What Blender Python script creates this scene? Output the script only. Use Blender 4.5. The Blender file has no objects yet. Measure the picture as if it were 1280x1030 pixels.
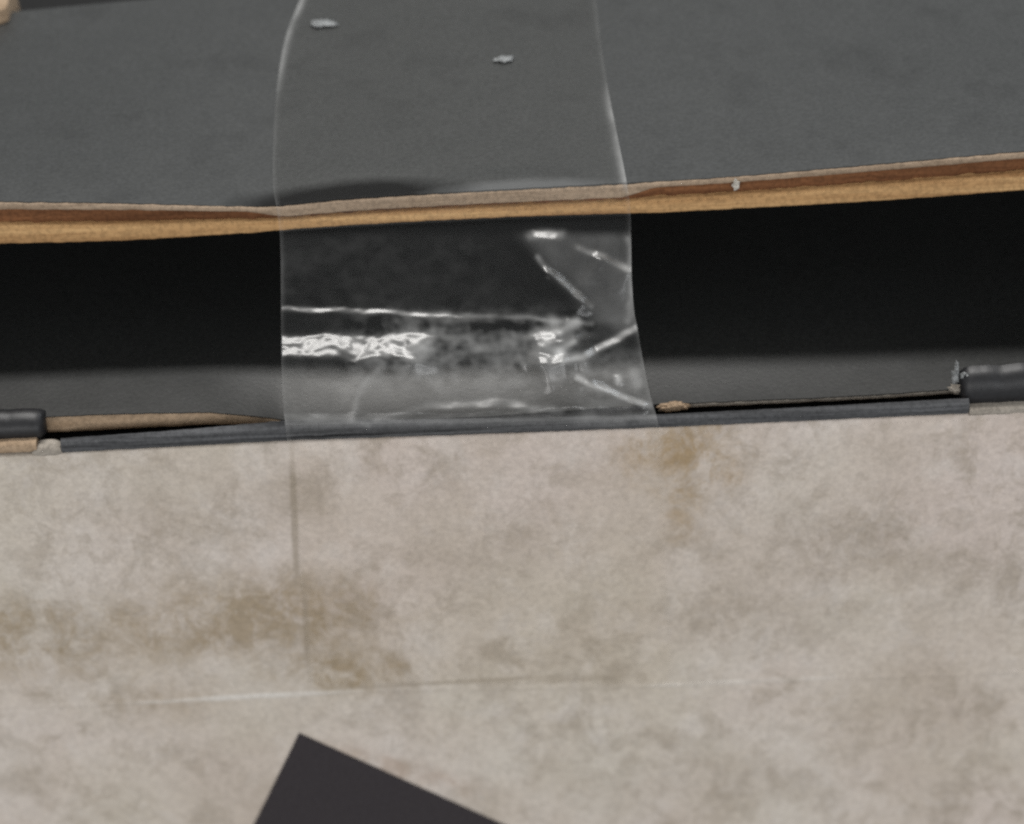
import bpy, bmesh, math, random
from mathutils import Vector, Matrix, noise as mnoise

random.seed(7)
scene = bpy.context.scene
C = scene.collection
MM = 0.001

# ------------------------------------------------------------------ camera
# world axes: x right, y away from the viewer, z up; all helper numbers below in millimetres
ELEV = math.radians(40.0)
ROLL = math.radians(2.4)
DIST = 170.0
PX = 0.0545                      # millimetres per photo pixel at the aimed point
LOOK = Vector((0.0, -9.0, 0.0))
FWD = Vector((0, math.cos(ELEV), -math.sin(ELEV)))
R0 = Vector((1, 0, 0)); U0 = Vector((0, math.sin(ELEV), math.cos(ELEV)))
RIGHT = R0 * math.cos(ROLL) - U0 * math.sin(ROLL)
UP = U0 * math.cos(ROLL) + R0 * math.sin(ROLL)
EYE = LOOK - FWD * DIST
cam_data = bpy.data.cameras.new('camera')
cam = bpy.data.objects.new('camera', cam_data); C.objects.link(cam)
m = Matrix.Identity(4)
for i, v in enumerate((RIGHT, UP, -FWD)):
    for j in range(3): m[j][i] = v[j]
for j in range(3): m[j][3] = EYE[j] * MM
cam.matrix_world = m
cam_data.sensor_width = 36.0
cam_data.lens = 36.0 * DIST / (1280 * PX)
cam_data.clip_start = 0.005; cam_data.clip_end = 20.0
cam_data.dof.use_dof = True
cam_data.dof.focus_distance = (DIST - 3.0) * MM
cam_data.dof.aperture_fstop = 30.0
scene.camera = cam

# ------------------------------------------------------------------ light: an even indoor room, one ceiling lamp behind the box, and added front fill lamps
world = bpy.data.worlds.new('World'); scene.world = world; world.use_nodes = True
bg = world.node_tree.nodes['Background']
bg.inputs['Color'].default_value = (0.965, 0.99, 1.0, 1); bg.inputs['Strength'].default_value = 0.36

def area(name, target, elev_deg, azim_deg, dist, sx, sy, radiance, col):
    """elev measured from the front horizon over the zenith to the back horizon; azim shifts it sideways"""
    e = math.radians(elev_deg); a = math.radians(azim_deg)
    d = Vector((math.sin(a), -math.cos(e) * math.cos(a), math.sin(e) * math.cos(a)))
    l = bpy.data.lights.new(name, 'AREA'); l.shape = 'RECTANGLE'; l.size = sx; l.size_y = sy
    l.energy = radiance * math.pi * sx * sy; l.color = col
    o = bpy.data.objects.new(name, l); C.objects.link(o)
    o.location = Vector(target) * MM + d * dist
    o.rotation_euler = d.to_track_quat('Z', 'Y').to_euler()
    return o
area('ceiling_lamp', (0, -5, 0), 112, -2, 1.3, 0.66, 0.14, 50.0, (1.0, 0.98, 0.95))
area('window_light', (0, -5, 0), 134, 37, 1.5, 0.5, 0.5, 8.0, (0.85, 0.93, 1.0))
area('front_fill', (0, -5, 0), 16, -24, 2.2, 1.6, 0.9, 3.9, (1.0, 0.985, 0.97))  # added fill from the front left, brightens the front panel
area('front_fill', (0, -5, 0), 16, 28, 2.2, 1.2, 0.9, 3.9, (0.97, 0.985, 1.0))  # second added fill, from the front right
LAMP_DIRS = []
for e_, a_ in ((112, -2), (134, 37)):
    e_, a_ = math.radians(e_), math.radians(a_)
    LAMP_DIRS.append(Vector((math.sin(a_), -math.cos(e_) * math.cos(a_), math.sin(e_) * math.cos(a_))))

scene.view_settings.view_transform = 'Standard'; scene.view_settings.look = 'None'
scene.view_settings.exposure = 0.0; scene.view_settings.gamma = 1.0
scene.cycles.filter_width = 2.4
scene.cycles.transparent_max_bounces = 24
scene.cycles.use_denoising = False

# ------------------------------------------------------------------ pixel to place
def ray(px, py):
    return FWD * DIST + RIGHT * ((px - 640) * PX) + UP * ((515 - py) * PX)
def on_y(px, py, y):             # where the line of sight through a photo pixel meets the upright plane at y
    d = ray(px, py); t = (y - EYE.y) / d.y
    return EYE + d * t
def on_z(px, py, z):
    d = ray(px, py); t = (z - EYE.z) / d.z
    return EYE + d * t
def lerp_table(tab, x):
    if x <= tab[0][0]:
        (a, b), (c, d) = tab[0], tab[1]
    elif x >= tab[-1][0]:
        (a, b), (c, d) = tab[-2], tab[-1]
    else:
        for k in range(len(tab) - 1):
            if tab[k][0] <= x <= tab[k + 1][0]:
                (a, b), (c, d) = tab[k], tab[k + 1]; break
    return b + (d - b) * (x - a) / (c - a)
def spline(tab, x):              # smooth (Catmull-Rom) table
    n = len(tab)
    if x <= tab[0][0] or x >= tab[-1][0]: return lerp_table(tab, x)
    for k in range(n - 1):
        if tab[k][0] <= x <= tab[k + 1][0]: break
    x0, y0 = tab[k]; x1, y1 = tab[k + 1]
    def slope(i):
        a = tab[max(i - 1, 0)]; b = tab[min(i + 1, n - 1)]
        return (b[1] - a[1]) / (b[0] - a[0])
    h = x1 - x0; t = (x - x0) / h
    return ((2*t**3 - 3*t*t + 1) * y0 + (t**3 - 2*t*t + t) * h * slope(k)
            + (-2*t**3 + 3*t*t) * y1 + (t**3 - t*t) * h * slope(k + 1))
def sstep(a, b, x):
    t = min(1, max(0, (x - a) / (b - a))); return t * t * (3 - 2 * t)
def nz(x, y=0.0, z=0.0): return mnoise.noise(Vector((x, y, z)))

# ------------------------------------------------------------------ materials
def new_mat(name):
    mt = bpy.data.materials.new(name); mt.use_nodes = True
    return mt, mt.node_tree, mt.node_tree.nodes, mt.node_tree.nodes['Principled BSDF']
def nd(t, kind, **kw):
    n = t.nodes.new(kind)
    for k, v in kw.items():
        if k.startswith('i_'): n.inputs[k[2:].replace('_', ' ')].default_value = v
        else: setattr(n, k, v)
    return n
def obj_noise(t, scale, detail=3.0, rough=0.55, stretch=(1, 1, 1), dist=0.0):
    tc = nd(t, 'ShaderNodeTexCoord'); mp = nd(t, 'ShaderNodeMapping')
    mp.inputs['Scale'].default_value = stretch
    t.links.new(tc.outputs['Object'], mp.inputs['Vector'])
    n = nd(t, 'ShaderNodeTexNoise'); n.inputs['Scale'].default_value = scale
    n.inputs['Detail'].default_value = detail; n.inputs['Roughness'].default_value = rough
    n.inputs['Distortion'].default_value = dist
    t.links.new(mp.outputs[0], n.inputs['Vector'])
    return n.outputs['Fac']
def ramp(t, fac, stops):
    r = nd(t, 'ShaderNodeValToRGB')
    el = r.color_ramp.elements
    while len(el) < len(stops): el.new(0.5)
    for e, (p, c) in zip(el, stops):
        e.position = p; e.color = (*c, 1) if len(c) == 3 else c
    t.links.new(fac, r.inputs['Fac']); return r.outputs['Color']
def mix(t, fac, a, b, mode='MIX'):
    mx = nd(t, 'ShaderNodeMix', data_type='RGBA', blend_type=mode)
    for sock, v in ((mx.inputs[0], fac), (mx.inputs[6], a), (mx.inputs[7], b)):
        if isinstance(v, (int, float)): sock.default_value = v
        elif isinstance(v, tuple): sock.default_value = (*v, 1)
        else: t.links.new(v, sock)
    return mx.outputs[2]
def math_n(t, op, a, b=0.0, clamp=False):
    n = nd(t, 'ShaderNodeMath', operation=op, use_clamp=clamp)
    for s, v in ((n.inputs[0], a), (n.inputs[1], b)):
        if isinstance(v, (int, float)): s.default_value = v
        else: t.links.new(v, s)
    return n.outputs[0]
def bump(t, b, height, dist, strength=1.0):
    n = nd(t, 'ShaderNodeBump'); n.inputs['Strength'].default_value = strength
    n.inputs['Distance'].default_value = dist
    t.links.new(height, n.inputs['Height']); t.links.new(n.outputs[0], b.inputs['Normal'])

def black_card(name, lo, hi, rough, spec=0.5, scuff=0.0):
    mt, t, _, b = new_mat(name)
    col = ramp(t, obj_noise(t, 3600, 3, 0.7), [(0.3, lo), (0.72, hi)])
    if scuff:
        s = ramp(t, obj_noise(t, 260, 5, 0.7, (1, 1.6, 1)), [(0.66, (0, 0, 0)), (0.78, (scuff,) * 3)])
        col = mix(t, s, col, (0.12, 0.12, 0.115))
    t.links.new(col, b.inputs['Base Color'])
    r = ramp(t, obj_noise(t, 420, 4, 0.6), [(0.3, (rough - 0.02,) * 3), (0.7, (rough + 0.03,) * 3)])
    t.links.new(r, b.inputs['Roughness'])
    b.inputs['Specular IOR Level'].default_value = spec
    bump(t, b, obj_noise(t, 3600, 3, 0.65), 0.00002, 0.5)
    return mt
def raw_card(name, dark, light, fine=900, stretch=(0.18, 1, 1), bumpd=0.00012):
    mt, t, _, b = new_mat(name)
    col = ramp(t, obj_noise(t, fine, 5, 0.65, stretch), [(0.25, dark), (0.75, light)])
    col = mix(t, ramp(t, obj_noise(t, 3500, 2, 0.6), [(0.35, (0.75,) * 3), (0.7, (1.12,) * 3)]), (0, 0, 0), col)
    t.links.new(col, b.inputs['Base Color']); b.inputs['Roughness'].default_value = 0.9
    b.inputs['Specular IOR Level'].default_value = 0.2
    bump(t, b, obj_noise(t, 1600, 5, 0.7, (0.4, 1, 1)), bumpd, 0.8)
    return mt


M_LID = black_card('matt_black_printed_card', (0.015, 0.0165, 0.016), (0.037, 0.039, 0.0385), 0.44, 0.5)
M_LEDGE = black_card('black_inner_card', (0.013, 0.0138, 0.0135), (0.026, 0.027, 0.0262), 0.42, 0.5, scuff=0.05)
M_STRIP = raw_card('worn_black_paper_fold', (0.010, 0.0102, 0.011), (0.135, 0.137, 0.143), 1000, (0.06, 1, 2.4))
M_ROLL = black_card('glossy_black_fold', (0.008, 0.008, 0.009), (0.016, 0.016, 0.018), 0.46, 0.45, scuff=0.08)
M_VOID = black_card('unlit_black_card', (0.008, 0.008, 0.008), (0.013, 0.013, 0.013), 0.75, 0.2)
M_LINER_UP = raw_card('upper_liner_card', (0.22, 0.155, 0.105), (0.45, 0.345, 0.25), 1100, (0.06, 1, 1.6))
M_FLUTE = raw_card('brown_fluting_card', (0.055, 0.02, 0.008), (0.25, 0.11, 0.048), 1100, (0.05, 1, 1.6))
M_LINER_LO = raw_card('lower_liner_card', (0.27, 0.13, 0.05), (0.66, 0.42, 0.20), 1100, (0.045, 1, 1.6))
M_EDGE = raw_card('tan_cut_card', (0.27, 0.185, 0.115), (0.48, 0.36, 0.25))
M_PALE = raw_card('pale_paper_edge', (0.24, 0.21, 0.175), (0.42, 0.38, 0.33))
M_CHIP = raw_card('bare_white_paper', (0.42, 0.39, 0.34), (0.66, 0.62, 0.56))
M_FLECK = raw_card('grey_white_lint', (0.17, 0.175, 0.175), (0.36, 0.37, 0.37))

# parchment print of the front panel; object coordinates in metres, origin at the panel's own base point
def parchment():
    mt, t, _, b = new_mat('printed_parchment_card')
    col = ramp(t, obj_noise(t, 62, 6, 0.62, (1, 1, 0.8)), [(0.28, (0.50, 0.43, 0.365)), (0.48, (0.59, 0.52, 0.46)), (0.72, (0.64, 0.585, 0.54))])
    hue = ramp(t, obj_noise(t, 38, 3, 0.5), [(0.38, (0.985, 1.0, 0.965)), (0.62, (1.01, 0.99, 1.0))])
    col = mix(t, 1.0, col, hue, 'MULTIPLY')
    # small grey-brown smudges
    sm = ramp(t, obj_noise(t, 300, 6, 0.68, (1, 1, 0.8), 0.5), [(0.48, (0, 0, 0)), (0.62, (1, 1, 1))])
    where = ramp(t, obj_noise(t, 75, 2, 0.5), [(0.32, (0.2, 0.2, 0.2)), (0.62, (1, 1, 1))])
    col = mix(t, math_n(t, 'MULTIPLY', math_n(t, 'MULTIPLY', sm, where), 0.55), col, (0.30, 0.25, 0.19))
    sm2 = ramp(t, obj_noise(t, 760, 5, 0.65, (1, 1, 0.8), 0.4), [(0.50, (0, 0, 0)), (0.63, (1, 1, 1))])
    where2 = ramp(t, obj_noise(t, 120, 3, 0.5), [(0.40, (0.15, 0.15, 0.15)), (0.60, (1, 1, 1))])
    col = mix(t, math_n(t, 'MULTIPLY', math_n(t, 'MULTIPLY', sm2, where2), 0.34), col, (0.33, 0.275, 0.215))
    pale = ramp(t, obj_noise(t, 240, 6, 0.7, (1, 1, 0.8), 0.3), [(0.52, (0, 0, 0)), (0.66, (1, 1, 1))])
    col = mix(t, math_n(t, 'MULTIPLY', pale, 0.35), col, (0.69, 0.635, 0.59))
    brk = ramp(t, obj_noise(t, 420, 6, 0.7, (1, 1, 0.8), 0.5), [(0.40, (0.22,) * 3), (0.58, (1, 1, 1))])
    # stains that are part of the print: each an ellipse broken up by noise
    tc = nd(t, 'ShaderNodeTexCoord')
    def stain(px, py, rx, ry, rot, strength, tint, nscale, lo=0.36, hi=0.66):
        nonlocal col
        c = on_y(px, py, FRONT_Y)
        mp = nd(t, 'ShaderNodeMapping', vector_type='TEXTURE')
        mp.inputs['Location'].default_value = (c.x * MM, 0, c.z * MM)
        mp.inputs['Rotation'].default_value = (0, rot, 0)
        mp.inputs['Scale'].default_value = (rx * PX * MM, 1, ry * PX * MM * 1.3)
        t.links.new(tc.outputs['Object'], mp.inputs['Vector'])
        g = nd(t, 'ShaderNodeTexGradient', gradient_type='SPHERICAL')
        t.links.new(mp.outputs[0], g.inputs['Vector'])
        g2 = ramp(t, g.outputs['Fac'], [(0.0, (0, 0, 0)), (0.55, (1, 1, 1))])
        br = obj_noise(t, nscale, 8, 0.72, (1, 1, 0.8), 0.5)
        f = ramp(t, math_n(t, 'ADD', br, math_n(t, 'MULTIPLY', math_n(t, 'SUBTRACT', g.outputs['Fac'], 0.4), 0.30)), [(lo, (0, 0, 0)), (hi, (1, 1, 1))])
        col = mix(t, math_n(t, 'MULTIPLY', math_n(t, 'MULTIPLY', math_n(t, 'MULTIPLY', f, g2), brk if min(rx, ry) > 20 else 1.0), strength), col, tint)
    olive = (0.31, 0.235, 0.145); ochre = (0.34, 0.235, 0.12); grey = (0.34, 0.285, 0.225)
    stain(60, 800, 270, 95, 0.0, 0.75, olive, 150, 0.30, 0.6)
    stain(330, 775, 250, 92, 0.0, 0.78, olive, 210, 0.30, 0.62)
    stain(440, 838, 160, 50, 0.0, 0.85, olive, 190, 0.30, 0.62)
    stain(180, 880, 160, 60, 0.0, 0.45, olive, 150)
    stain(845, 566, 130, 80, 0.15, 0.85, ochre, 150, 0.34, 0.66)
    stain(880, 598, 70, 34, 0.15, 0.9, ochre, 90, 0.34, 0.66)
    stain(852, 640, 40, 60, 0.0, 0.6, ochre, 140)
    stain(1060, 670, 210, 70, 0.35, 0.6, grey, 260)
    stain(960, 760, 260, 80, 0.0, 0.35, grey, 220)
    stain(1230, 720, 140, 110, 0.0, 0.45, grey, 240)
    stain(240, 640, 260, 70, 0.0, 0.5, grey, 280)
    stain(590, 700, 180, 110, 0.0, 0.25, grey, 200)
    stain(870, 980, 260, 70, 0.0, 0.3, grey, 200)
    stain(368, 650, 7, 120, 0.06, 0.6, (0.28, 0.23, 0.17), 150, 0.2, 0.6); stain(383, 790, 6, 90, 0.05, 0.5, (0.28, 0.23, 0.17), 150, 0.2, 0.6)
    stain(560, 853, 240, 5, -0.02, 0.5, (0.30, 0.25, 0.19), 150, 0.2, 0.6); stain(720, 849, 70, 6, -0.02, 0.4, (0.30, 0.25, 0.19), 150, 0.2, 0.6)   # grime along the tape's side
    # brownish printed glow along the dark block's upper edge
    stain(500, 962, 190, 26, 0.43, 0.6, (0.42, 0.32, 0.25), 60, 0.2, 0.6)
    # bare paper worn through along the crease
    def worn(px0, px1, py0, py1, s):
        nonlocal col
        a = on_y(px0, py0, FRONT_Y); c = on_y(px1, py1, FRONT_Y); mid = (a + c) / 2
        mp = nd(t, 'ShaderNodeMapping', vector_type='TEXTURE')
        mp.inputs['Location'].default_value = (mid.x * MM, 0, mid.z * MM)
        mp.inputs['Rotation'].default_value = (0, -math.atan2(c.z - a.z, c.x - a.x), 0)
        mp.inputs['Scale'].default_value = ((c - a).length / 2 * MM, 1, 5.5 * PX * MM * 1.3)
        t.links.new(tc.outputs['Object'], mp.inputs['Vector'])
        g = nd(t, 'ShaderNodeTexGradient', gradient_type='SPHERICAL'); t.links.new(mp.outputs[0], g.inputs['Vector'])
        f = math_n(t, 'MULTIPLY', ramp(t, g.outputs['Fac'], [(0.0, (0, 0, 0)), (0.5, (1, 1, 1))]),
                   ramp(t, obj_noise(t, 420, 4, 0.6, (0.5, 1, 2)), [(0.35, (0.15,) * 3), (0.6, (1, 1, 1))]))
        col = mix(t, math_n(t, 'MULTIPLY', f, s), col, (0.68, 0.64, 0.59))
    worn(130, 480, 880, 862, 0.8); worn(250, 420, 873, 867, 0.7)
    worn(800, 1060, 858, 846, 0.8); worn(800, 960, 857, 851, 0.7)
    col = mix(t, ramp(t, obj_noise(t, 2600, 3, 0.65), [(0.3, (0.80,) * 3), (0.7, (1.0,) * 3)]), (0, 0, 0), col)
    t.links.new(col, b.inputs['Base Color'])
    b.inputs['Roughness'].default_value = 0.62; b.inputs['Specular IOR Level'].default_value = 0.3
    bump(t, b, obj_noise(t, 1500, 5, 0.65), 0.00005, 0.6)
    return mt

FRONT_Y = -11.0
M_PARCH = parchment()
M_PRINT = black_card('charcoal_print', (0.024, 0.0195, 0.0215), (0.040, 0.034, 0.037), 0.7, 0.25)

def tape_mat():
    mt = bpy.data.materials.new('clear_tape_film'); mt.use_nodes = True
    t = mt.node_tree; t.nodes.clear()
    out = nd(t, 'ShaderNodeOutputMaterial')
    tr = nd(t, 'ShaderNodeBsdfTransparent'); tr.inputs['Color'].default_value = (0.996, 0.994, 0.99, 1)
    gl = nd(t, 'ShaderNodeBsdfGlossy'); gl.inputs['Roughness'].default_value = 0.24
    df = nd(t, 'ShaderNodeBsdfDiffuse'); df.inputs['Color'].default_value = (0.75, 0.75, 0.74, 1)
    lw = nd(t, 'ShaderNodeLayerWeight'); lw.inputs['Blend'].default_value = 0.5
    fr = nd(t, 'ShaderNodeMath', operation='MULTIPLY_ADD'); fr.inputs[1].default_value = 0.6; fr.inputs[2].default_value = 0.021
    bp = nd(t, 'ShaderNodeBump'); bp.inputs['Distance'].default_value = 0.000015; bp.inputs['Strength'].default_value = 0.6
    t.links.new(obj_noise(t, 700, 4, 0.6), bp.inputs['Height'])
    t.links.new(math_n(t, 'POWER', lw.outputs['Facing'], 5.0), fr.inputs[0])
    for n in (gl, lw): t.links.new(bp.outputs[0], n.inputs['Normal'])
    af = nd(t, 'ShaderNodeAttribute', attribute_name='free_film'); ac = nd(t, 'ShaderNodeAttribute', attribute_name='cloud_and_glint')
    haze = ramp(t, obj_noise(t, 210, 5, 0.65, (1, 1, 1), 0.4), [(0.34, (0.55,) * 3), (0.68, (1.3,) * 3)])
    haze = math_n(t, 'MULTIPLY', haze, math_n(t, 'MULTIPLY', ac.outputs['Fac'], 0.5))  # film haze and painted glints share this white mix
    m1 = nd(t, 'ShaderNodeMixShader'); m2 = nd(t, 'ShaderNodeMixShader')
    t.links.new(haze, m1.inputs[0]); t.links.new(tr.outputs[0], m1.inputs[1]); t.links.new(df.outputs[0], m1.inputs[2])
    t.links.new(math_n(t, 'MULTIPLY', fr.outputs[0], af.outputs['Fac']), m2.inputs[0]); t.links.new(m1.outputs[0], m2.inputs[1]); t.links.new(gl.outputs[0], m2.inputs[2])
    t.links.new(m2.outputs[0], out.inputs['Surface'])
    return mt
M_TAPE = tape_mat()

# ------------------------------------------------------------------ mesh helpers
def make(name, verts, faces, mat, parent=None, smooth=True, label=None):
    me = bpy.data.meshes.new(name)
    me.from_pydata([tuple(Vector(v) * MM) for v in verts], [], faces)
    bm = bmesh.new(); bm.from_mesh(me); bmesh.ops.recalc_face_normals(bm, faces=bm.faces[:]); bm.to_mesh(me); bm.free()
    me.materials.append(mat)
    if smooth:
        me.polygons.foreach_set('use_smooth', [True] * len(me.polygons))
        try: me.set_sharp_from_angle(angle=math.radians(50))
        except Exception: pass
    o = bpy.data.objects.new(name, me); C.objects.link(o)
    if parent: o.parent = parent
    if label: o['label'] = label
    return o
def loft(rings, closed=True, caps=True):
    """rings: list of equally long point lists; makes a closed tube with end caps"""
    n = len(rings[0]); verts = [p for r in rings for p in r]; faces = []
    for i in range(len(rings) - 1):
        for j in range(n if closed else n - 1):
            k = (j + 1) % n
            faces.append((i * n + j, i * n + k, (i + 1) * n + k, (i + 1) * n + j))
    if caps:
        faces.append(tuple(range(n))[::-1]); faces.append(tuple((len(rings) - 1) * n + j for j in range(n)))
    return verts, faces

# ------------------------------------------------------------------ the box
box = bpy.data.objects.new('cardboard_box', None); C.objects.link(box)
box['label'] = 'corrugated cardboard box with black lid and parchment printed front panel'
box['category'] = 'box'

XS = [-110 + i * 2 for i in range(28)] + [-55 + i * 0.25 for i in range(441)] + [56 + i * 2 for i in range(28)]

# --- lid: its front cut edge lies in the plane y = 0; its outline is read off the photograph
LID_TOP = [(-300, 250), (-60, 251), (0, 252), (150, 254), (300, 258), (345, 257), (430, 249), (520, 243), (650, 236), (780, 229), (900, 222), (1100, 205), (1280, 189), (1500, 172)]
LID_BOT = [(-300, 312), (-60, 308), (0, 306), (150, 302), (300, 293), (345, 290), (430, 284), (520, 279), (650, 273), (780, 269), (900, 263), (1100, 252), (1280, 239), (1500, 226)]
def edge_z(tab):
    pts = []
    for k in range(-300, 1501, 10):
        p = on_y(k, spline(tab, k), 0.0); pts.append((p.x, p.z))
    return lambda x: lerp_table(pts, min(max(x, pts[0][0]), pts[-1][0]))
zt = edge_z(LID_TOP); zb = edge_z(LID_BOT)
Z_LID = zt(0.0)
def x_of(px, py=260): return on_y(px, py, 0.0).x
X_T0, X_T1 = x_of(345), x_of(790)          # the tape's two sides at the lid edge
def crush(x): return sstep(X_T0 - 2.5, X_T0 + 1.0, x) * (1 - sstep(X_T1 - 1.0, X_T1 + 2.0, x))
def jit(x, amp, f, seed): return amp * (nz(x * f, seed) + 0.5 * nz(x * f * 2.7, seed + 9))
def lid_z(x, y):                            # top face: eases from the bent front edge to an even plane behind
    k = sstep(0.0, 26.0, y)
    z = zt(x) * (1 - k) + (Z_LID + (x * 0.018)) * k
    # dent and swelling right behind the edge where the tape pulls
    d = math.exp(-((x - x_of(440)) / 6.0) ** 2) * -0.05 * math.exp(-((y - 1.6) / 0.9) ** 2)
    s = math.exp(-((x - x_of(640)) / 4.5) ** 2) * 0.05 * math.exp(-((y - 1.3) / 0.9) ** 2)
    return z + d + s + 0.012 * nz(x * 0.15, y * 0.15, 3)
# back edge of the lid: a slanting cut that shows in the corner
def back_y(x):
    a = on_z(14, 10, Z_LID - 0.3); c = on_z(130, 1, Z_LID - 0.3)
    return a.y + (x - a.x) * (c.y - a.y) / (c.x - a.x)
def edge_band(name, f0, f1, y_front, mat, depth, amp, seed, label=None, parent=None, crushf=None):
    """one layer of the cut edge: a bar from fraction f0 to f1 of the lid's thickness (0 = top)"""
    rings = []
    for x in XS:
        a, b = (f0, f1)
        if crushf:
            c = crush(x); a = a + (crushf[0] - a) * c; b = b + (crushf[1] - b) * c
        T, B = zt(x), zb(x); H = T - B
        za = T - H * a + jit(x, amp * 0.35, 1.1, seed); zb_ = T - H * b + jit(x, amp * 0.35, 1.3, seed + 3)
        if za - zb_ < 0.04: zb_ = za - 0.04
        yf = y_front + jit(x, amp, 0.9, seed + 5)
        r = min(0.22, (za - zb_) * 0.4); sh = lid_z(x, depth) - zt(x) - 0.05
        rings.append([(x, yf + r, za), (x, yf + r * 0.3, za - r * 0.3), (x, yf, za - r), (x, yf, zb_ + r), (x, yf + r * 0.3, zb_ + r * 0.3), (x, yf + r, zb_), (x, depth, zb_ + sh), (x, depth, za + sh)])
    v, f = loft(rings)
    return make(name, v, f, mat, parent, label=label)

# printed top sheet of the lid
NY = [0.0, 0.08, 0.2, 0.4, 0.7, 1.0, 1.4, 1.8, 2.3, 3, 4, 5, 6.5, 8, 10, 13, 16, 20, 26]
verts = []; faces = []
for x in XS:
    yb = min(60.0, back_y(x))
    ys = [y if y <= 3 else 3 + (y - 3) * (0.8 * yb - 3) / 23.0 for y in NY] + [yb * q for q in (0.85, 0.9, 0.95, 1.0)]
    for i, y in enumerate(ys):
        drop = 0.0 * (1 - min(1, y / 0.2)) ** 2
        verts.append((x, y + 0.04 + jit(x, 0.05, 1.2, 41) * (i == 0), lid_z(x, y) - drop))
n = len(NY) + 4
top_n = len(verts)
verts += [(v[0], v[1], v[2] - 0.12) for v in verts]
for i in range(len(XS) - 1):
    for j in range(n - 1):
        a = i * n + j
        faces.append((a, a + n, a + n + 1, a + 1)); faces.append((top_n + a, top_n + a + 1, top_n + a + n + 1, top_n + a + n))
    a = i * n
    faces.append((a, top_n + a, top_n + a + n, a + n))
    a = i * n + n - 1
    faces.append((a, a + n, top_n + a + n, top_n + a))
lid = make('lid', verts, faces, M_LID, box, label='dark grey black lid panel with a raw tan cut edge')
edge_band('upper_liner', 0.01, 0.19, -0.10, M_LINER_UP, 1.5, 0.06, 1, parent=lid, crushf=(0.03, 0.46))
edge_band('fluting', 0.17, 0.56, 0.28, M_FLUTE, 2.5, 0.22, 12, parent=lid, crushf=(0.42, 0.60))
edge_band('lower_liner', 0.53, 0.98, -0.12, M_LINER_LO, 2.5, 0.07, 23, parent=lid, crushf=(0.57, 0.95))
edge_band('inner_sheet', 0.95, 1.02, 0.25, M_LEDGE, 8, 0.08, 34, parent=lid, crushf=(0.95, 1.02))

# soft shade and a pale sheen by the taped edge, painted into the ink
def lid_edge_tone():
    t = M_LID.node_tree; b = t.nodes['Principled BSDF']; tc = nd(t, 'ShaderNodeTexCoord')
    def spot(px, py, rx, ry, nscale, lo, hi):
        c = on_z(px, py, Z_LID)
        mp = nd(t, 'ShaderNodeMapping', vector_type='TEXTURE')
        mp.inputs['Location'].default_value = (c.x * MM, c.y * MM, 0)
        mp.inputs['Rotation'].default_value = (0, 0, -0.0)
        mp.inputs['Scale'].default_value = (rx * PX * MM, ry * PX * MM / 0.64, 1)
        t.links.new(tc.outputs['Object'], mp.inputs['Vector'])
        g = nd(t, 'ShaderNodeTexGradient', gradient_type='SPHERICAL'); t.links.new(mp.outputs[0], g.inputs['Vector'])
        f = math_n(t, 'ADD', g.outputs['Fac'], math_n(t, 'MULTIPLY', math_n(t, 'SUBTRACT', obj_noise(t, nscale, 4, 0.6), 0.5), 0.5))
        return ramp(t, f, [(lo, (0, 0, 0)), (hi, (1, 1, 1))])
    edge_shade = spot(440, 245, 175, 32, 200, 0.02, 0.45); edge_sheen = spot(655, 236, 150, 17, 300, 0.1, 0.6)
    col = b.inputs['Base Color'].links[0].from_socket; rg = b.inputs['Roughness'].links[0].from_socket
    col = mix(t, edge_shade, col, (0.008, 0.008, 0.008)); col = mix(t, math_n(t, 'MULTIPLY', edge_sheen, 0.8), col, (0.085, 0.088, 0.09))
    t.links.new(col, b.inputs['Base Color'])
    t.links.new(math_n(t, 'SUBTRACT', 0.5, math_n(t, 'MULTIPLY', edge_shade, 0.38)), b.inputs['Specular IOR Level'])
lid_edge_tone()

# --- what shows past the lid's slanting back edge: a lower black panel and a raw tab end
a = on_z(-260, -60, Z_LID - 4)
rings = [[(x, 8.5, Z_LID - 4.0), (x, 90, Z_LID - 4.0), (x, 90, Z_LID - 6.0), (x, 8.5, Z_LID - 6.0)] for x in (-110, -60, 0, 60, 110)]
v, f = loft(rings); make('back_panel', v, f, M_VOID, box, smooth=False)
tipA = on_z(13, -6, Z_LID + 0.2); tipB = on_z(9, 13, Z_LID + 0.2); tipC = on_z(-1, 17, Z_LID + 0.2); tipD = on_z(-90, 24, Z_LID + 0.2); tipE = on_z(-90, -30, Z_LID + 0.2); tipF = on_z(17, -30, Z_LID + 0.2)
poly = [tipA, tipB, tipC, tipD, tipE, tipF]
rings = [[(p.x, p.y, p.z + 0.25) for p in poly], [(p.x, p.y, p.z - 3.2) for p in poly]]
v, f = loft(rings); make('tab_end', v, f, M_EDGE, box, smooth=False, label='bare tan cardboard tab at the back of the lid')

# --- ledge inside the gap, its front cut edge in the plane y = -9
LEDGE_Y = -9.0
LED_TOP = [(-300, 528), (0, 522), (55, 521), (120, 518), (190, 516), (260, 515), (320, 520), (350, 524), (430, 527), (600, 521), (822, 505), (1000, 498), (1100, 493), (1195, 486), (1400, 473)]
LED_BOT = [(-300, 552), (0, 548), (55, 544), (120, 541), (190, 537), (260, 533), (320, 532), (350, 531), (430, 531), (600, 526), (822, 518), (870, 511), (1000, 505), (1100, 500), (1195, 494), (1400, 482)]
def plane_z(tab, y):
    pts = []
    for k in range(-300, 1501, 6):
        p = on_y(k, lerp_table(tab, k), y); pts.append((p.x, p.z))
    return lambda x: lerp_table(pts, min(max(x, pts[0][0]), pts[-1][0]))
lt = plane_z(LED_TOP, LEDGE_Y); lb = plane_z(LED_BOT, LEDGE_Y)
_lz = [(x, lt(x)) for x in (-32, 0, 28)]
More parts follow.
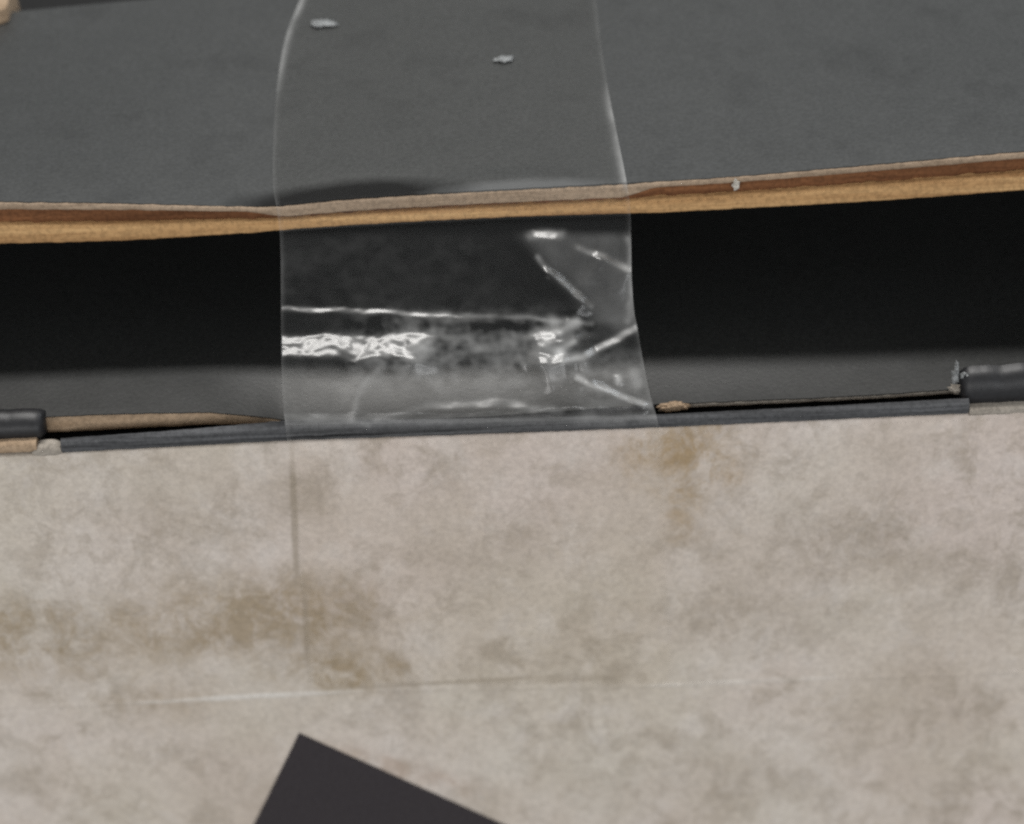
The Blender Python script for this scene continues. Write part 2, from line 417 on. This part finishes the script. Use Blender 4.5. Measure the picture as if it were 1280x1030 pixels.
def LEDGE_Z(x): return _lz[0][1] + (_lz[2][1] - _lz[0][1]) * (x + 32) / 60
def ledge_z(x, y):
    k = sstep(LEDGE_Y, LEDGE_Y + 9, y)
    return lt(x) * (1 - k) + LEDGE_Z(x) * k + 0.03 * nz(x * 0.2, y * 0.3, 8)
ys = [LEDGE_Y + q for q in (0, 0.1, 0.3, 0.6, 1.0, 1.5, 2.2, 3, 4, 5, 6.5, 8, 10, 13, 17, 22, 30, 45, 69)]
verts = []; faces = []; n = len(ys)
for x in XS:
    for i, y in enumerate(ys):
        verts.append((x, y + (jit(x, 0.05, 1.0, 51) if i == 0 else 0), ledge_z(x, y)))
tn = len(verts); verts += [(v[0], v[1], v[2] - 0.08) for v in verts]
for i in range(len(XS) - 1):
    for j in range(n - 1):
        a = i * n + j
        faces.append((a, a + n, a + n + 1, a + 1)); faces.append((tn + a, tn + a + 1, tn + a + n + 1, tn + a + n))
    a = i * n; faces.append((a, tn + a, tn + a + n, a + n))
ledge = make('inner_ledge', verts, faces, M_LEDGE, box, label='black inner ledge in shadow below the lid edge')
XL, XR = on_y(58, 530, LEDGE_Y).x, on_y(1192, 488, LEDGE_Y).x
def bar(name, x0, x1, ztop, zbot, yf, depth, mat, parent, amp, seed, step=0.3, label=None, taper=0.0):
    rings = []; N = max(2, int((x1 - x0) / step))
    for i in range(N + 1):
        x = x0 + (x1 - x0) * i / N
        a = ztop(x) + jit(x, amp * 0.5, 1.2, seed); b = min(zbot(x) + jit(x, amp * 0.5, 1.4, seed + 2), a - 0.05)
        y = yf + jit(x, amp, 0.8, seed + 4)
        e = 0.0
        if taper: e = max(0, 1 - min(x - x0, x1 - x) / taper) ** 2 * (a - b) * 0.45
        a -= e; b += e
        r = (a - b) * 0.35
        rings.append([(x, y + r, a), (x, y + r * 0.3, a - r * 0.3), (x, y, a - r), (x, y, b + r), (x, y + r * 0.3, b + r * 0.3), (x, y + r, b), (x, depth, b), (x, depth, a)])
    v, f = loft(rings); return make(name, v, f, mat, parent, label=label)
XM0, XM1 = on_y(352, 528, LEDGE_Y).x, on_y(864, 512, LEDGE_Y).x
bar('cut_edge', XL, XM0 - 0.05, lambda x: lt(x) - 0.03, lb, LEDGE_Y - 0.08, LEDGE_Y + 0.7, M_EDGE, ledge, 0.10, 61, label='bare tan cardboard edge bulging left of the tape')
bar('cut_edge', XM0, on_y(818, 512, LEDGE_Y).x, lambda x: lt(x) - 0.06, lb, LEDGE_Y + 0.05, LEDGE_Y + 0.7, M_STRIP, ledge, 0.06, 62)
XM1 = on_y(822, 512, LEDGE_Y).x
bar('cut_edge', XM1 + 0.05, XR, lambda x: lt(x) - 0.06, lambda x: lb(x) + 0.1, LEDGE_Y - 0.03, LEDGE_Y + 0.7, M_PALE, ledge, 0.08, 64)

# --- front panel with its black paper lip
FRONT_TOP = [(-300, 588), (-80, 576), (0, 572), (75, 568), (360, 554), (600, 545), (820, 536), (1210, 519), (1280, 514), (1500, 504)]
ft = plane_z(FRONT_TOP, FRONT_Y)
CREASE = [(-300, 893), (130, 880), (480, 862), (800, 857), (1060, 847), (1500, 832)]
cz = plane_z(CREASE, FRONT_Y)
verts = []; faces = []
zs = [0, 0.05, 0.12, 0.22, 0.4, 0.8, 1.5, 2.5, 4, 6, 8, 10, 12, 14, 16]
def front_rows(x):
    top = ft(x) + jit(x, 0.03, 1.3, 71); c = cz(x)
    rows = [(FRONT_Y + 0.30, top + 0.02), (FRONT_Y + 0.12, top - 0.02), (FRONT_Y + 0.03, top - 0.12)]
    for q in range(1, 13):
        z = top - 0.12 + (c + 1.2 - top + 0.12) * q / 13
        rows.append((FRONT_Y + 0.02 * nz(x * 0.1, z * 0.1, 5), z))
    for dz, dy in ((1.2, 0), (0.8, 0), (0.5, -0.01), (0.28, 0.0), (0.12, -0.06), (0.0, -0.11), (-0.12, -0.07), (-0.28, 0.01), (-0.5, 0), (-0.8, 0), (-1.2, 0)):
        rows.append((FRONT_Y + dy * (0.6 + 0.8 * abs(nz(x * 0.12, 2.2))), c + dz))
    for q in range(1, 9):
        z = c - 1.2 + (-62 - c + 1.2) * q / 8
        rows.append((FRONT_Y, z))
    return rows
allr = [front_rows(x) for x in XS]; n = len(allr[0])
for x, rows in zip(XS, allr):
    for y, z in rows: verts.append((x, y, z))
tn = len(verts)
verts += [(x, FRONT_Y + 0.8, z) for x, rows in zip(XS, allr) for y, z in rows]
for i in range(len(XS) - 1):
    for j in range(n - 1):
        a = i * n + j
        faces.append((a, a + 1, a + n + 1, a + n)); faces.append((tn + a, tn + a + n, tn + a + n + 1, tn + a + 1))
    a = i * n; faces.append((a, a + n, tn + a + n, tn + a))
front = make('front_panel', verts, faces, M_PARCH, box, label='beige parchment print front panel with brown stains')

# the lip: thin black wrapped paper on the panel's top, between the two end folds
LIP_TOP = [(70, 554), (200, 545), (360, 532), (440, 531), (640, 528), (820, 524), (1000, 515), (1215, 503)]
lipt = plane_z(LIP_TOP, FRONT_Y - 0.1)
XA, XB = on_y(77, 562, FRONT_Y).x, on_y(1211, 512, FRONT_Y).x
bar('paper_lip', XA, XB, lipt, lambda x: ft(x) + 0.02, FRONT_Y - 0.10, FRONT_Y + 0.38, M_STRIP, box, 0.06, 81, step=0.25, label='worn grey black paper lip along the front panel top')
# dark filling between lip and ledge
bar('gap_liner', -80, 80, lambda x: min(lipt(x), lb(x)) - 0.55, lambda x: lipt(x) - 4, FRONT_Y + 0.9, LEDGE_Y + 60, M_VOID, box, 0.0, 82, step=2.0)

# end folds: rounded black rolls at both ends of the lip
def roll(name, x0, x1, top_tab, bot_tab, yc, label, seed, round_end):
    tt, bb = plane_z(top_tab, yc), plane_z(bot_tab, yc)
    rings = []; N = int((x1 - x0) / 0.3)
    for i in range(N + 1):
        x = x0 + (x1 - x0) * i / N
        a, b = tt(x) + jit(x, 0.12, 0.8, seed), bb(x) + jit(x, 0.08, 1.1, seed + 1)
        h = (a - b) / 2; mid = (a + b) / 2
        s = 1.0
        dend = (x1 - x) if round_end > 0 else (x - x0)
        if dend < 0.7: s = 0.72 + 0.28 * math.sqrt(max(0, 1 - (1 - dend / 0.7) ** 2))
        ring = []
        for k in range(13):
            th = math.pi * (k / 12) - math.pi / 2
            # superellipse: flat-fronted roll
            cy, sz = math.cos(th), math.sin(th)
            ring.append((x, yc + 1.0 - 1.5 * s * math.copysign(abs(cy) ** 0.8, cy), mid + h * s * math.copysign(abs(sz) ** 0.9, sz)))
        ring += [(x, yc + 1.4, mid + h * s * 0.7), (x, yc + 1.4, mid - h * s)]
        rings.append(ring)
    v, f = loft(rings); return make(name, v, f, M_ROLL, box, label=label)
roll('end_fold', -80, on_y(55, 535, -10.0).x, [(-300, 536), (0, 524), (60, 522), (200, 516)], [(-300, 568), (0, 554), (60, 551), (200, 545)], -10.0, 'black folded paper end beside the bulging tan edge', 91, 1)
roll('end_fold', on_y(1201, 490, -10.0).x, 80, [(1100, 476), (1200, 470), (1280, 466), (1500, 454)], [(1100, 523), (1200, 514), (1280, 510), (1500, 498)], -10.0, 'black folded paper end with a bluish sheen', 92, -1)
# raw panel edge and chipped white corner under the dark end fold by the tan edge
zt1 = plane_z([(-300, 572), (0, 556), (80, 552)], FRONT_Y - 0.05); zt2 = plane_z([(-300, 583), (0, 568), (80, 564)], FRONT_Y - 0.05)
bar('raw_edge', -80, on_y(46, 560, FRONT_Y).x, zt1, zt2, FRONT_Y - 0.12, FRONT_Y + 1.0, M_EDGE, box, 0.10, 93)
zt3 = plane_z([(30, 560), (80, 558)], FRONT_Y - 0.1); zt4 = plane_z([(30, 573), (80, 570)], FRONT_Y - 0.1)
bar('chipped_corner', on_y(40, 563, FRONT_Y).x, on_y(77, 563, FRONT_Y).x, zt3, zt4, FRONT_Y - 0.16, FRONT_Y + 0.7, M_PALE, box, 0.12, 94, step=0.12, taper=0.6, label='chipped pale paper corner under the black folded end')
zt5 = plane_z([(1190, 513), (1500, 499)], FRONT_Y - 0.05); zt6 = plane_z([(1190, 523), (1500, 508)], FRONT_Y - 0.05)
bar('raw_edge', on_y(1212, 515, FRONT_Y).x, 80, zt5, zt6, FRONT_Y - 0.03, FRONT_Y + 1.0, M_PALE, box, 0.06, 95)

# torn paper fibres at the right end of the ledge
def lump(name, c, rx, ry, rz, mat, parent, seed, label=None, cat=None, rot=0.0):
    bm = bmesh.new(); bmesh.ops.create_icosphere(bm, subdivisions=4, radius=1.0)
    cr, sr = math.cos(rot), math.sin(rot)
    for v in bm.verts:
        k = 1 + 0.55 * nz(v.co.x * 1.6 + seed, v.co.y * 1.6, v.co.z * 1.6) + 0.5 * nz(v.co.x * 3 + seed, v.co.y * 3, v.co.z * 3) + 0.3 * nz(v.co.x * 8 + seed, v.co.y * 8, v.co.z * 8)
        p = Vector((v.co.x * rx * k, v.co.y * ry * k, v.co.z * rz * k))
        p = Vector((p.x * cr - p.y * sr, p.x * sr + p.y * cr, p.z))
        v.co = p * MM
    me = bpy.data.meshes.new(name); bm.to_mesh(me); bm.free(); me.materials.append(mat)
    me.polygons.foreach_set('use_smooth', [True] * len(me.polygons))
    o = bpy.data.objects.new(name, me); C.objects.link(o); o.location = c * MM
    if parent: o.parent = parent
    if label: o['label'] = label
    if cat: o['category'] = cat
    return o
lump('torn_stub', on_y(841, 508, LEDGE_Y - 0.3), 1.05, 0.3, 0.27, M_EDGE, ledge, 12.3, 'short torn stub of bare tan cardboard right of the tape')
for k, (px, py, rx, rz) in enumerate([(1196, 486, 0.42, 0.30), (1194, 470, 0.22, 0.50), (1207, 470, 0.34, 0.28), (1196, 458, 0.12, 0.4)]):
    lump('torn_fibre', on_y(px, py, LEDGE_Y - 0.5), rx, 0.22, rz, M_FLECK if k else M_PALE, ledge, 3.1 * k)

# dark printed block on the front panel
yb = FRONT_Y - 0.09
corner = [on_y(374, 917, yb), on_y(640, 1036, yb), on_y(900, 1152, yb), on_y(760, 1450, yb), on_y(150, 1330, yb), on_y(318, 1030, yb)]
def dense(pts, step=0.5):
    out = []
    for a, b in zip(pts, pts[1:] + pts[:1]):
        N = max(1, int((b - a).length / step))
        for i in range(N):
            p = a.lerp(b, i / N)
            if i: p = p + Vector((jit(p.x * 3, 0.03, 1, 4), 0, jit(p.z * 3 + p.x, 0.03, 1, 7)))
            out.append(p)
    return out
d = dense(corner)
v, f = loft([[(p.x, p.y, p.z) for p in d], [(p.x, p.y + 0.16, p.z) for p in d]])
make('printed_block', v, f, M_PRINT, front, smooth=False, label='charcoal printed rectangle corner on the parchment panel')

# ------------------------------------------------------------------ clear tape
T_LEFT = [(-60, 398), (-20, 383), (0, 375), (40, 359), (80, 350), (120, 345), (170, 342), (230, 341), (258, 345), (300, 350), (400, 351), (470, 352), (520, 355), (545, 358), (600, 364), (700, 374), (800, 383), (856, 388)]
T_RIGHT = [(-60, 741), (-20, 743), (0, 745), (60, 752), (120, 762), (170, 772), (225, 783), (260, 788), (300, 789), (350, 790), (390, 793), (410, 797), (450, 804), (490, 812), (530, 823), (560, 825), (700, 832), (856, 840)]
LIPT = LIP_TOP
def seg(px, py, ax, ay, bx, by):
    dx, dy = bx - ax, by - ay; L = math.hypot(dx, dy)
    ux, uy = dx / L, dy / L
    t = (px - ax) * ux + (py - ay) * uy
    s = -(px - ax) * uy + (py - ay) * ux       # positive below the segment (for left-to-right segments)
    return t, s, L
FOLDS = []                                     # ax, ay, bx, by, width, strength, tail, soft end, slope
def ramp01(q):                                 # even flank with rounded foot and crest
    if q <= 0: return 0.0
    if q >= 1: return 1.0
    c = 0.22
    if q < c: v = q * q / (2 * c)
    elif q > 1 - c: v = 1 - c - (1 - q) ** 2 / (2 * c)
    else: v = q - c / 2
    return v / (1 - c)
def fold_h(px, py, F):
    """a step towards the viewer across a line: its upper flank, w pixels wide, tips towards the ceiling"""
    ax, ay, bx, by, w, k, tail, soft, slope = F
    t, s, L = seg(px, py, ax, ay, bx, by)
    if t < -soft or t > L + soft or s < -w: return 0.0
    win = sstep(-soft, soft, t) * (1 - sstep(L - soft, L + soft, t))
    st = ramp01(s / w + 0.5)
    return win * slope * k * w * PX * st * (1.0 if s < w / 2 else math.exp(-(s - w / 2) / tail))
def add_fold(ax, ay, bx, by, w, k, tail, soft):
    """finds the flank slope that mirrors a lamp to the viewer, then stores the fold"""
    cx, cy = (ax + bx) / 2, (ay + by) / 2
    best = (-1, 0.3)
    for i in range(1, 60):
        sl = i * 0.025
        F = (ax, ay, bx, by, w, 1.0, tail, soft, sl)
        def P(px, py): return gap_point(px, py, fold_h(px, py, F))
        e = 1.0
        n = (P(cx + e, cy) - P(cx - e, cy)).cross(P(cx, cy + e) - P(cx, cy - e)).normalized()
        p = P(cx, cy); v = (EYE - p).normalized()
        if n.dot(v) < 0: n = -n
        for d in LAMP_DIRS:
            q = n.dot((v + d).normalized())
            if q > best[0]: best = (q, sl)
    FOLDS.append((ax, ay, bx, by, w, k, tail, soft, best[1]))
def gap_point(px, py, h):
    eb = spline(LID_BOT, px); lp = lerp_table(LIP_TOP, px) - 1
    k = (py - eb) / (lp - eb)
    Y0, Y1 = -TO - 0.42, FRONT_Y - 0.32
    return on_y(px, py, Y0 + (Y1 - Y0) * k + SAG * math.sin(math.pi * min(1, max(0, k))) - h)
TO = 0.10     # film stands this far off what it is stuck to
SAG = 0.25
def dome(px, py, cx, cy, rx, ry, a, rot=0.0):
    c, s = math.cos(rot), math.sin(rot)
    dx, dy = px - cx, py - cy
    q = ((dx * c + dy * s) / rx) ** 2 + ((-dx * s + dy * c) / ry) ** 2
    return a * math.exp(-q)
for F in [(300, 384, 560, 392, 10, 0.80, 40, 70),     # thin upper line
          (270, 430, 534, 433, 42, 0.97, 60, 26),     # broad bright roll
          (722, 449, 800, 408, 14, 0.95, 40, 8),      # ridge to the right side
          (660, 430, 726, 410, 40, 1.0, 60, 12),      # sparkle cluster
          (664, 450, 716, 446, 16, 1.0, 40, 12),
          (682, 330, 740, 384, 13, 0.95, 60, 12),
          (716, 306, 754, 320, 12, 0.95, 60, 10),
          (748, 318, 794, 340, 12, 0.95, 60, 10),
          (662, 290, 704, 294, 16, 0.97, 60, 12),
          (722, 470, 812, 508, 12, 0.9, 40, 8),
          (540, 398, 720, 398, 14, 0.45, 60, 40),
          (480, 512, 690, 503, 22, 0.66, 40, 40),
          (335, 522, 440, 526, 10, 0.6, 20, 20)]:
    add_fold(*F)
def crumple(px, py):
    px, py = px + 4 * nz(px * 0.03, py * 0.03, 21) + 0.7 * nz(px * 0.11, py * 0.11, 22), py + 4 * nz(px * 0.03, py * 0.03, 31) + 0.8 * nz(px * 0.10, py * 0.10, 32)
    h = sum(fold_h(px, py, F) for F in FOLDS)
    for cx, cy, r, a in ((520, 427, 10, 0.12), (497, 444, 8, 0.09), (640, 462, 8, 0.06), (612, 436, 9, 0.06), (790, 470, 8, 0.08)):
        h += dome(px, py, cx, cy, r * 1.2, r * 0.9, a, -0.4)
    h += dome(px, py, 772, 474, 9, 7, 0.16); h += dome(px, py, 655, 455, 9, 8, 0.14)
    h += dome(px, py, 560, 440, 60, 30, 0.25); h += dome(px, py, 446, 490, 10, 34, 0.14, 0.15)
    q = math.exp(-(((px - 560) / 190) ** 2 + ((py - 455) / 60) ** 2))
    h += (0.03 + 0.06 * q) * nz(px * 0.035, py * 0.05, 1.7) * sstep(285, 330, py)
    b = math.exp(-((py - 432) / 18) ** 2) * (1 - sstep(530, 560, px)) + math.exp(-(((px - 695) / 35) ** 2 + ((py - 428) / 26) ** 2))
    h += (0.028 + 0.012 * sstep(600, 660, px)) * b * nz(px * 0.10, py * 0.16, 6.1) + 0.012 * nz(px * 0.09, py * 0.1, 2.2)
    return h
def tape_point(px, py):
    et = spline(LID_TOP, px); eb = spline(LID_BOT, px); lp = lerp_table(LIP_TOP, px) - 1
    if py <= et:                                       # on the lid
        z = Z_LID
        for _ in range(6):
            p = on_z(px, py, z); z = lid_z(p.x, p.y) + TO
        p = on_z(px, py, z)
        # blisters where the film's sides have lifted
        return p
    if py <= eb:                                       # over the cut edge
        k = (py - et) / (eb - et)
        return on_y(px, py, -TO * sstep(0, 0.12, k) - 0.30 * k * k - 0.12 * sstep(0, 0.3, k))
    if py <= lp:                                       # across the gap
        k = (py - eb) / (lp - eb)
        w = sstep(0.0, 0.06, k) * (1 - sstep(0.93, 1.0, k))
        return gap_point(px, py, crumple(px, py) * w)
    k = min(1, (py - lp) / 26.0)
    return on_y(px, py, FRONT_Y - 0.32 + 0.14 * sstep(0, 1, k))
def settle():                                  # the folds disturb one another: find each slope again with all of them in place
    for _ in range(2):
        for i, F in enumerate(FOLDS):
            best = (-1, F[8])
            ax, ay, bx, by, w = F[:5]
            for q in range(1, 37):
                FOLDS[i] = F[:5] + (1.0,) + F[6:8] + (q * 0.03,)
                score = 0.0
                for u in (0.25, 0.5, 0.75):
                    cx, cy = ax + (bx - ax) * u, ay + (by - ay) * u
                    if cx < 350: cx = 400
                    P = lambda a, b: gap_point(a, b, crumple(a, b))
                    n = (P(cx + 1.5, cy) - P(cx - 1.5, cy)).cross(P(cx, cy + 1.5) - P(cx, cy - 1.5)).normalized()
                    v = (EYE - on_y(cx, cy, -6)).normalized()
                    if n.dot(v) < 0: n = -n
                    score += max(math.exp((n.dot((v + d).normalized()) - 1) / 0.006) * k for d, k in zip(LAMP_DIRS, (1.0, 0.6)))
                if score > best[0]: best = (score, q * 0.03)
            FOLDS[i] = F[:8] + (best[1],)
settle()
rows = [-60 + 5 * i for i in range(52)] + [200 + 2 * i for i in range(180)] + [560 + 5 * i for i in range(60)]
COLS = 230
verts = []; faces = []
for r, py in enumerate(rows):
    l, rr = spline(T_LEFT, py), spline(T_RIGHT, py)
    if py > 840: pass
    for c in range(COLS + 1):
        u = c / COLS
        px = l + (rr - l) * u
        pyy = py + (2.0 * nz(u * 9, 3.3) * sstep(835, 855, py))
        verts.append(tape_point(px, pyy))
W = COLS + 1; n = len(verts)
for i in range(len(rows) - 1):
    for j in range(COLS):
        a = i * W + j
        faces.append((a, a + W, a + W + 1, a + 1))
tape = make('adhesive_tape', verts, faces, M_TAPE)
# two properties of the film: how free it is of what lies below (stuck film mirrors less), and how cloudy (mottled haze, plus glints and sheen painted as whitening)
STROKES = [  # crease glints painted as whitening: points, width, strength
    ([(478, 455), (455, 480), (445, 500), (440, 526)], 7, 0.09),
    ([(672, 322), (690, 340), (737, 382)], 6, 0.13), ([(722, 309), (754, 319), (786, 338)], 6, 0.14),
    ([(662, 292), (702, 293)], 9, 0.13), ([(705, 452), (730, 445), (798, 408)], 6, 0.17),
    ([(722, 472), (770, 492), (812, 508)], 6, 0.15), ([(352, 386), (500, 391), (640, 396), (740, 404)], 5, 0.09),
    ([(470, 525), (540, 508), (610, 502), (700, 514)], 8, 0.09), ([(352, 520), (432, 524), (460, 532)], 6, 0.09),
    ([(690, 404), (682, 424), (698, 442)], 13, 0.22), ([(700, 414), (722, 402)], 9, 0.20), ([(700, 440), (716, 428)], 8, 0.16),
    ([(520, 425), (545, 405), (600, 396)], 9, 0.06), ([(785, 400), (790, 360), (786, 300)], 8, 0.08),
    ([(772, 474), (773, 476)], 7, 0.22), ([(655, 455), (656, 456)], 7, 0.16), ([(790, 465), (800, 480)], 12, 0.10),
    ([(590, 440), (640, 430)], 14, 0.05), ([(610, 460), (625, 462)], 10, 0.06), ([(352, 432), (525, 434)], 17, 0.10)]
def stroke_at(px, py):
    h = 0.0
    for pts, wd, k in STROKES:
        best = 1e9
        for (ax, ay), (bx, by) in zip(pts, pts[1:]):
            dx, dy = bx - ax, by - ay
            t = min(1, max(0, ((px - ax) * dx + (py - ay) * dy) / (dx * dx + dy * dy)))
            best = min(best, (px - ax - dx * t) ** 2 + (py - ay - dy * t) ** 2)
        if best < 9 * wd * wd:
            h += k * math.exp(-(best / (wd * wd * 0.35))) * (0.8 + 0.7 * nz(px * 0.06, py * 0.06, k * 90))
    return max(0, h)
def cloud_glint(px, py, u, w):
    h = 0.0
    d = min(u, 1 - u) * w                                # pixels from the nearer side
    side = math.exp(-(d / 4.0) ** 2)
    h += 0.05 * side * (1 if py < 560 else 0.5)
    lft, rgt = math.exp(-(u * w / 6) ** 2), math.exp(-((1 - u) * w / 7) ** 2)
    h += 0.32 * lft * (1 - sstep(60, 125, py)) * (0.75 + 0.5 * nz(py * 0.06, 1.0))  # light caught by the lifted left side, painted as whitening
    h += 0.32 * rgt * sstep(95, 150, py) * (1 - sstep(228, 246, py)) * (0.75 + 0.5 * nz(py * 0.06, 4.0))  # same painted light line down the right side
    gap = sstep(285, 300, py) * (1 - sstep(525, 540, py))
    n1 = 0.5 + 0.5 * nz(px * 0.018, py * 0.026, 3.0) + 0.45 * nz(px * 0.05, py * 0.07, 8.0) + 0.25 * nz(px * 0.11, py * 0.13, 9.0)
    h += gap * 0.21 * max(0, n1 * 1.6 - 0.3) * math.exp(-(((px - 590) / 150) ** 4 + ((py - 440) / 48) ** 4))
    h += gap * 0.04 * max(0, n1 * 1.6 - 0.3) * (1 - sstep(420, 470, px)) * sstep(445, 465, py)
    q = sstep(-14, 14, (px - 655) * 0.62 - (py - 285) * 0.55 + 4) * (1 - sstep(395, 425, py))
    h += gap * q * (0.10 + 0.05 * nz(px * 0.03, py * 0.03, 5.0))  # dim grey reflection on the right facet, painted as haze
    h += gap * 0.12 * max(0, n1) * sstep(700, 740, px) * sstep(430, 450, py)
    h += gap * 0.022 * max(0, n1) * (1 - sstep(560, 700, px)) * (1 - sstep(360, 400, py))
    if 275 < py < 545: h += stroke_at(px + 3 * nz(px * 0.04, py * 0.04, 51), py + 3 * nz(px * 0.04, py * 0.04, 61)) * (1.3 + 0.7 * sstep(640, 700, px))
    h += 0.10 * math.exp(-((py - lerp_table(LIP_TOP, px) + 3) / 5) ** 2)
    et, eb = spline(LID_TOP, px), spline(LID_BOT, px)
    h += 0.02 * sstep(et - 3, et + 3, py) * (1 - sstep(eb - 3, eb + 3, py))
    return h
at_f = tape.data.attributes.new('free_film', 'FLOAT', 'POINT'); at_c = tape.data.attributes.new('cloud_and_glint', 'FLOAT', 'POINT')
fv = []; cv = []
for py in rows:
    l, rr = spline(T_LEFT, py), spline(T_RIGHT, py)
    for c in range(COLS + 1):
        u = c / COLS; px = l + (rr - l) * u
        fv.append(0.02 + 0.98 * sstep(spline(LID_BOT, px) - 6, spline(LID_BOT, px) + 10, py) * (1 - sstep(525, 548, py)))
        cv.append(max(0.0, cloud_glint(px, py, u, rr - l)))
at_f.data.foreach_set('value', fv); at_c.data.foreach_set('value', cv)
so = tape.modifiers.new('film_thickness', 'SOLIDIFY'); so.thickness = 0.05 * MM; so.offset = -1
tape['label'] = 'crumpled clear adhesive tape strip bridging lid and front panel'
tape['category'] = 'tape'

# ------------------------------------------------------------------ lint
def on_lid(px, py, lift=0.0):
    z = Z_LID
    for _ in range(6):
        p = on_z(px, py, z); z = lid_z(p.x, p.y) + lift
    return on_z(px, py, z)
lump('lint_fleck', on_lid(405, 29, 0.16), 0.85, 0.40, 0.05, M_FLECK, None, 1.7, 'long pale lint fleck on the black lid near the tape edge', 'lint', rot=-0.15)
lump('lint_fleck', on_lid(630, 73, 0.16), 0.55, 0.36, 0.05, M_FLECK, None, 5.2, 'small round pale lint fleck on the black lid mid tape', 'lint')
lump('lint_fleck', on_y(920, 231, -0.2), 0.20, 0.18, 0.40, M_CHIP, None, 8.8, 'tiny white fibre caught on the tan cut edge of the lid', 'lint')
